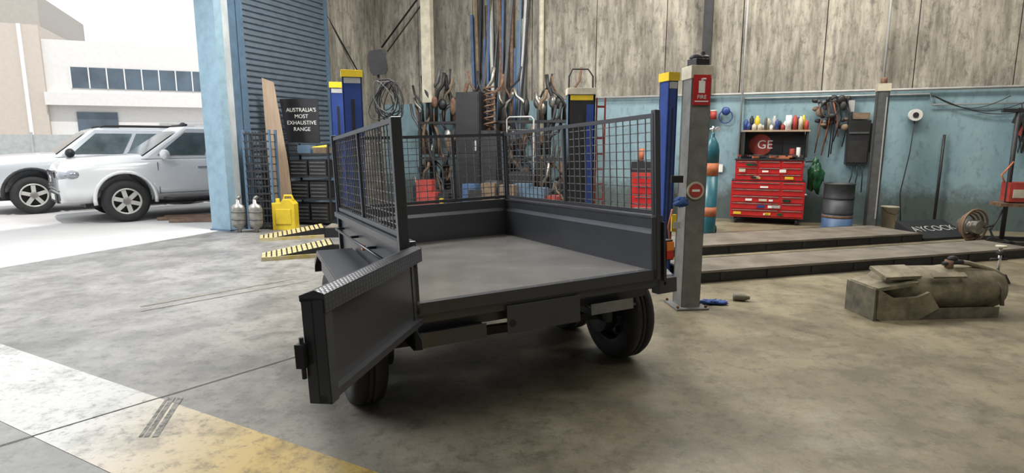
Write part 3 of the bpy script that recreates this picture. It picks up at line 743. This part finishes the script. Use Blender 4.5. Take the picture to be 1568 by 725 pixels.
b.prism([(-.09,0),(.09,0),(.03,.1),(-.03,.1)],'y',-.08,.08,M_dark); b.cyl((0,0,.1),(0,0,.38),.018,M_chrome); b.cyl((0,0,.3),(0,0,.34),.04,M_dark); b.cyl((0,0,.38),(0,0,.4),.05,M_cream,18); b.cyl((-.1,0,.25),(.08,0,.25),.012,M_dark)
b.done("jack_stand",(5.20,6.15,0),0)
b=B()
b.cyl((0,0,0),(0,0,1.95),.03,M_dark); b.b2((-.2,-.03,1.9),(.6,.03,1.95),M_dark); b.b2((-.25,-.3,0),(.6,-.24,.06),M_dark); b.b2((-.25,.24,0),(.6,.3,.06),M_dark); b.b2((-.03,-.3,0),(.03,.3,.06),M_dark)
b.b2((-.12,-.12,.55),(.5,.2,.60),M_rust); b.b2((-.02,-.1,.62),(.5,.15,.9),M_redd); b.b2((.02,-.11,.68),(.2,-.1,.8),M_cream)
b.tube([(-.05,-.05,.5),(-.2,-.1,.2),(-.2,-.2,.1)],.015,M_dark); b.tube([(0,-.05,1.2),(-.15,-.1,1.0),(-.1,-.1,.9)],.012,M_orange)
for y in (-.27,.27): b.rev([(.06,-.02),(.06,.02)],(-.25,y,.06),(0,1,0),M_rub,14)
b.done("engine_stand",(7.26,8.6,0),math.radians(-15))
b=B()
for k in range(4): b.tube([((.24-.03*k)*math.cos(a*PI/10),.04*k-.1,.27+(.24-.03*k)*math.sin(a*PI/10)) for a in range(20)],.016,M_rust if k%2 else M_brown,6,True)
b.cyl((.05,-.15,.25),(.05,.15,.25),.10,M_silv,16); b.cyl((.15,0,0),(.15,0,.3),.02,M_dark); b.cyl((.1,-.15,.25),(.22,-.2,.28),.015,M_dark)
b.done("cable_drum",(6.74,8.6,0),math.radians(15))
b=B()
for k in range(4): b.lump((R.uniform(-.09,.09),R.uniform(-.04,.04),.02),(.07,.04,.018),M_cloth,.7,3,18)
b.done("rag",(1.86,5.30,0),0)
b=B(); b.rev([(.03,0),(.035,.02),(.035,.1),(.02,.13),(.015,.15)],(0,0,.035),(1,-.3,0),M_mud2,14)
b.done("spray_can",(2.10,5.42,0),0)

# ------------------------------------------------------------------ vehicles
def apply_mod(o,name):
    bpy.context.view_layer.objects.active=o
    for q in bpy.context.selected_objects: q.select_set(False)
    o.select_set(True); bpy.ops.object.modifier_apply(modifier=name)
def car(name,loc,rz,paint,kind):
    C=empty(name,loc,(0,0,rz)); ute=kind=='ute'
    rear=-4.25 if ute else -4.05
    wb=-3.2 if ute else -2.85
    st=[(.98,.40,.55,.78,.90,.64,.68,.62),(.96,.36,.52,.86,.99,.74,.80,.72),(.88,.32,.55,.96,1.08,.82,.89,.77),(.6,.30,.58,1.04,1.16,.85,.93,.80),
     (.1,.30,.60,1.07,1.20,.87,.94,.81),(-.45,.30,.60,1.08,1.22,.88,.94,.82),(-.7,.30,.60,1.08,1.22,.88,.93,.84),(-1.6,.30,.60,1.09,1.20,.88,.93,.85),
     (-2.5,.30,.60,1.10,1.20,.88,.93,.85),(wb,.36,.62,1.12,1.20,.88,.93,.85),(rear+.15,.42,.65,1.12,1.20,.86,.91,.84),(rear,.45,.65,1.05,1.15,.80,.86,.80)]
    b=B(); rings=[]
    for x,zb,zm,zl,zt,wbt,wm,wt in st:
        pts=[(-wbt,zb),(-wm,zm),(-wm,(zm+zl)/2),(-wm+.01,zl),(-wt,zt),(-wt*.5,zt+.03),(0,zt+.03),(wt*.5,zt+.03),(wt,zt),(wm-.01,zl),(wm,(zm+zl)/2),(wm,zm),(wbt,zb)]
        rings.append([b.bm.verts.new((x,y,z)) for y,z in pts])
    b.mi(paint)
    for a,c in zip(rings,rings[1:]):
        n=len(a)
        for k in range(n):
            f=b.bm.faces.new([a[k],a[(k+1)%n],c[(k+1)%n],c[k]]); f.smooth=True
    for rg in (rings[0],rings[-1][::-1]):
        f=b.bm.faces.new(rg); f.smooth=True
    o=b.done("lower_body",parent=C)
    md=o.modifiers.new("s",'SUBSURF'); md.levels=2; md.render_levels=2
    apply_mod(o,"s")
    for wx in (0,wb):
        for sg in (-1,1):
            cb=B(); cb.rev([(.47,-.35),(.47,.35)],(wx,sg*.90,.44),(0,1,0),M_black,40)
            c=cb.done("cutter",parent=C)
            bpy.context.view_layer.update()
            bm_=o.modifiers.new("b",'BOOLEAN'); bm_.operation='DIFFERENCE'; bm_.object=c; bm_.solver='EXACT'
            apply_mod(o,"b"); bpy.data.objects.remove(c)
    if ute: Bx=(-.28,-2.45); Tx=(-1.08,-2.28)
    else: Bx=(-.40,rear+.12); Tx=(-1.10,rear+.55)
    zb,zt=1.16,1.73
    LB=[Vector((Bx[0],.87,zb)),Vector((Bx[1],.87,zb))]; LT=[Vector((Tx[0],.69,zt)),Vector((Tx[1],.69,zt))]
    def mir(v): return Vector((v.x,-v.y,v.z))
    b=B()
    quad=[LB[0],LB[1],LT[1],LT[0]]
    b.face(quad,paint); b.face([mir(v) for v in quad],paint)
    b.face([LB[0],mir(LB[0]),mir(LT[0]),LT[0]],paint); b.face([LB[1],mir(LB[1]),mir(LT[1]),LT[1]],paint)
    r0=[LT[0],LT[1],mir(LT[1]),mir(LT[0])]; ctr=sum(r0,Vector())/4
    r1=[ctr+(v-ctr)*.86+Vector((0,0,.05)) for v in r0]
    for k in range(4): b.face([r0[k],r0[(k+1)%4],r1[(k+1)%4],r1[k]],paint)
    b.face(r1,paint)
    bmesh.ops.remove_doubles(b.bm,verts=b.bm.verts[:],dist=.001)
    b.done("cabin",parent=C,bevel=.05)
    b=B()
    def win(q,u0,u1,v0,v1,off,m):
        def P(u,v): return q[0].lerp(q[1],u).lerp(q[3].lerp(q[2],u),v)
        b.face([P(u0,v0)+off,P(u1,v0)+off,P(u1,v1)+off,P(u0,v1)+off],m)
    for s_ in (1,-1):
        q=[Vector((v.x,v.y*s_,v.z)) for v in quad]; off=Vector((0,s_*.016,.005))
        n=[(.10,.50),(.55,.93)] if ute else [(.07,.34),(.37,.63),(.67,.95)]
        for u0,u1 in n: win(q,u0,u1,.10,.86,off,M_glass)
    win([LB[0],mir(LB[0]),mir(LT[0]),LT[0]],.06,.94,.10,.90,Vector((.016,0,.012)),M_gls2)
    win([LB[1],mir(LB[1]),mir(LT[1]),LT[1]],.08,.92,.1,.9,Vector((-.014,0,.01)),M_glass)
    b.done("windows",parent=C)
    b=B(); f=.03
    b.b2((.86,-.38,.66),(.965+f,.38,.95),M_black)
    for sy in (-1,1): b.box((.97+f,sy*.16,.80),(.03,.035,.29),M_chrome,(sy*-.45,0,0)); b.box((.965+f,sy*.37,.80),(.03,.03,.28),M_chrome,(sy*.15,0,0))
    b.b2((.90,-.40,.94),(.985+f,.40,.97),M_chrome); b.rev([(.065,0),(.065,.03)],(.965+f,0,.81),(1,0,0),M_chrome,20)
    for k in range(3): b.b2((.955,-.33,.70+.07*k),(.975+f,.33,.712+.07*k),M_dgrey)
    for sg in (-1,1):
        b.lump((.84,sg*.66,.88),(.155,.23,.12),M_lamp,.08,1.5,18); b.sph((.76,sg*.84,.90),(.12,.10,.09),M_amber if not ute else M_lamp,12)
        b.cyl((.88,sg*.66,.50),(.985,sg*.64,.50),.065,M_dgrey,14)
    b.b2((.90,-.48,.38),(.995,.48,.55),M_black); b.b2((.97,-.2,.43),(1.01,.2,.53),M_white); b.b2((.94,-.74,.605),(.995,.74,.617),M_dgrey)
    for sg in (-1,1):
        b.tube([(-.6,sg*.93,.40),(-.75,sg*.98,.38),(wb+.75,sg*.98,.38),(wb+.6,sg*.93,.40)],.035,M_black)
        for x in (-.55,-1.5,-2.40): b.b2((x-.005,sg*.918,.5),(x+.005,sg*.930,1.1),M_dgrey)
        b.b2((-.55,sg*.916,.50),(-2.40,sg*.928,.508),M_dgrey)
        for x in (-1.33,-2.22): b.b2((x-.09,sg*.91,.97),(x+.09,sg*.95,1.0),M_chrome)
        b.sph((-.66,sg*1.03,1.24),(.09,.13,.10),paint if ute else M_black,12); b.cyl((-.66,sg*.86,1.16),(-.66,sg*1.0,1.19),.02,M_black)
        for wx in (0,wb):
            m=paint if ute else M_dark
            b.tube([(wx+.49*math.cos(a*PI/16),sg*.915,.44+.49*math.sin(a*PI/16)) for a in range(-1,18)],.035,m)
            b.b2((wx-.46,sg*.25,.35),(wx+.46,sg*.55,.95),M_black)
    b.b2((rear,-.6,.28),(.6,.6,.45),M_black)
    if ute:
        b.tube([(-1.2,.55,1.81),(-1.2,-.55,1.81)],.02,M_black); b.sph((-1.25,.1,1.82),(.06,.03,.05),M_black)
    else:
        for sg in (-1,1): b.tube([(-1.3,sg*.58,1.79),(-1.4,sg*.58,1.83),(-3.2,sg*.58,1.83),(-3.3,sg*.58,1.79)],.018,M_black)
    b.done("trim_parts",parent=C)
    for wx in (0,wb):
        for sg in (-1,1):
            wheel(wx,sg*.80,.385,.25,C,"wheel",sg,M_black,6 if ute else 5,ax=(0,1,0))
    return C
ph=math.radians(43)
hd=Vector((-math.cos(ph),-math.sin(ph),0)); away=Vector((-math.sin(ph),math.cos(ph),0))
phi=math.atan2(hd.y,hd.x)
pk=car("pickup_truck",Vector((-7.16,10.9,0))+away*.9,phi,M_car,'ute')
car("suv_car",Vector((-9.85,12.10,0))+away*.9,phi,M_car2,'suv')

# ------------------------------------------------------------------ outside building
br=math.atan2(.39,.92)
b=B()
b.b2((-14,0,0),(-2.6,10,6.9),M_bldb); b.b2((-2.6,.2,0),(14,10,6.3),M_bldw)
b.b2((-14,1.5,6.9),(-2.9,10,8.6),M_bldg); b.b2((-2.6,-.3,3.2),(14,.2,3.8),M_bldw)
b.b2((-14,-.05,4.1),(-5.7,.05,5.1),M_bwin); b.b2((-1.6,.15,4.05),(4.4,.21,5.05),M_bwin)
for k in range(9): b.b2((-1.6+k*.75,.12,4.05),(-1.55+k*.75,.22,5.05),M_white)
b.b2((-1.5,.12,1.9),(.2,.21,2.9),M_bwin); b.b2((-3.4,-.1,0),(-3.25,.0,6.9),M_white)
b.b2((2,.12,0),(5.5,.21,2.4),M_lgrey)
b.done("building_outside",(-20,30,0),br)
b=B()
b.b2((0,.05,0),(14.5,.08,1.75),M_gate)
for k in range(8): b.b2((k*2.0,0,0),(k*2.0+.08,.05,1.85),M_gate)
b.done("boundary_fence",(-31,20,0),br)

# ------------------------------------------------------------------ lights
w=bpy.data.worlds.new("World"); bpy.context.scene.world=w; w.use_nodes=True
bg=w.node_tree.nodes["Background"]; bg.inputs[0].default_value=(.93,.96,1,1); bg.inputs[1].default_value=1.3
def area(name,loc,rot,sx,sy,e,col=(1,1,1)):
    L=bpy.data.lights.new(name,'AREA'); L.shape='RECTANGLE'; L.size=sx; L.size_y=sy; L.energy=e; L.color=col
    o=bpy.data.objects.new(name,L); bpy.context.collection.objects.link(o); o.location=loc; o.rotation_euler=rot; return o
area("skylight_lamp",(-1.6,8.0,6.2),(0,0,WR),2.4,1.0,650,(1,.98,.94))
area("skylight_lamp",(4.4,8.8,6.2),(0,0,WR),6,1.0,500,(1,.95,.86))
area("skylight_lamp",(3.5,2.0,6.2),(0,0,WR),7,1.2,190,(1,.95,.86))
dl=area("doorway_daylight_fill",LP(-5.0,-.15,4.3),Vector((Ln.x*.8,Ln.y*.8,-1)).to_track_quat('-Z','Y').to_euler(),1,1,430,(.94,.97,1))  # added area light out of view, boosts daylight spill on the floor
dl.data.size=6; dl.data.size_y=1.0
S=bpy.data.lights.new("sun",'SUN'); S.energy=2.8; S.angle=.03; S.color=(1,.98,.95)
so=bpy.data.objects.new("sun",S); bpy.context.collection.objects.link(so)
so.rotation_euler=Vector((-.35,.55,-1.0)).to_track_quat('-Z','Y').to_euler()

sc=bpy.context.scene
sc.view_settings.view_transform='Standard'; sc.view_settings.exposure=0.0
cd=bpy.data.cameras.new("camera"); cam=bpy.data.objects.new("camera",cd); bpy.context.collection.objects.link(cam)
cam.location=(0,0,1.5); cd.sensor_width=36; cd.lens=36*900/1568
cam.rotation_euler=(PI/2-math.atan(147/900),0,0)
cd.clip_start=.05; cd.clip_end=300
sc.camera=cam
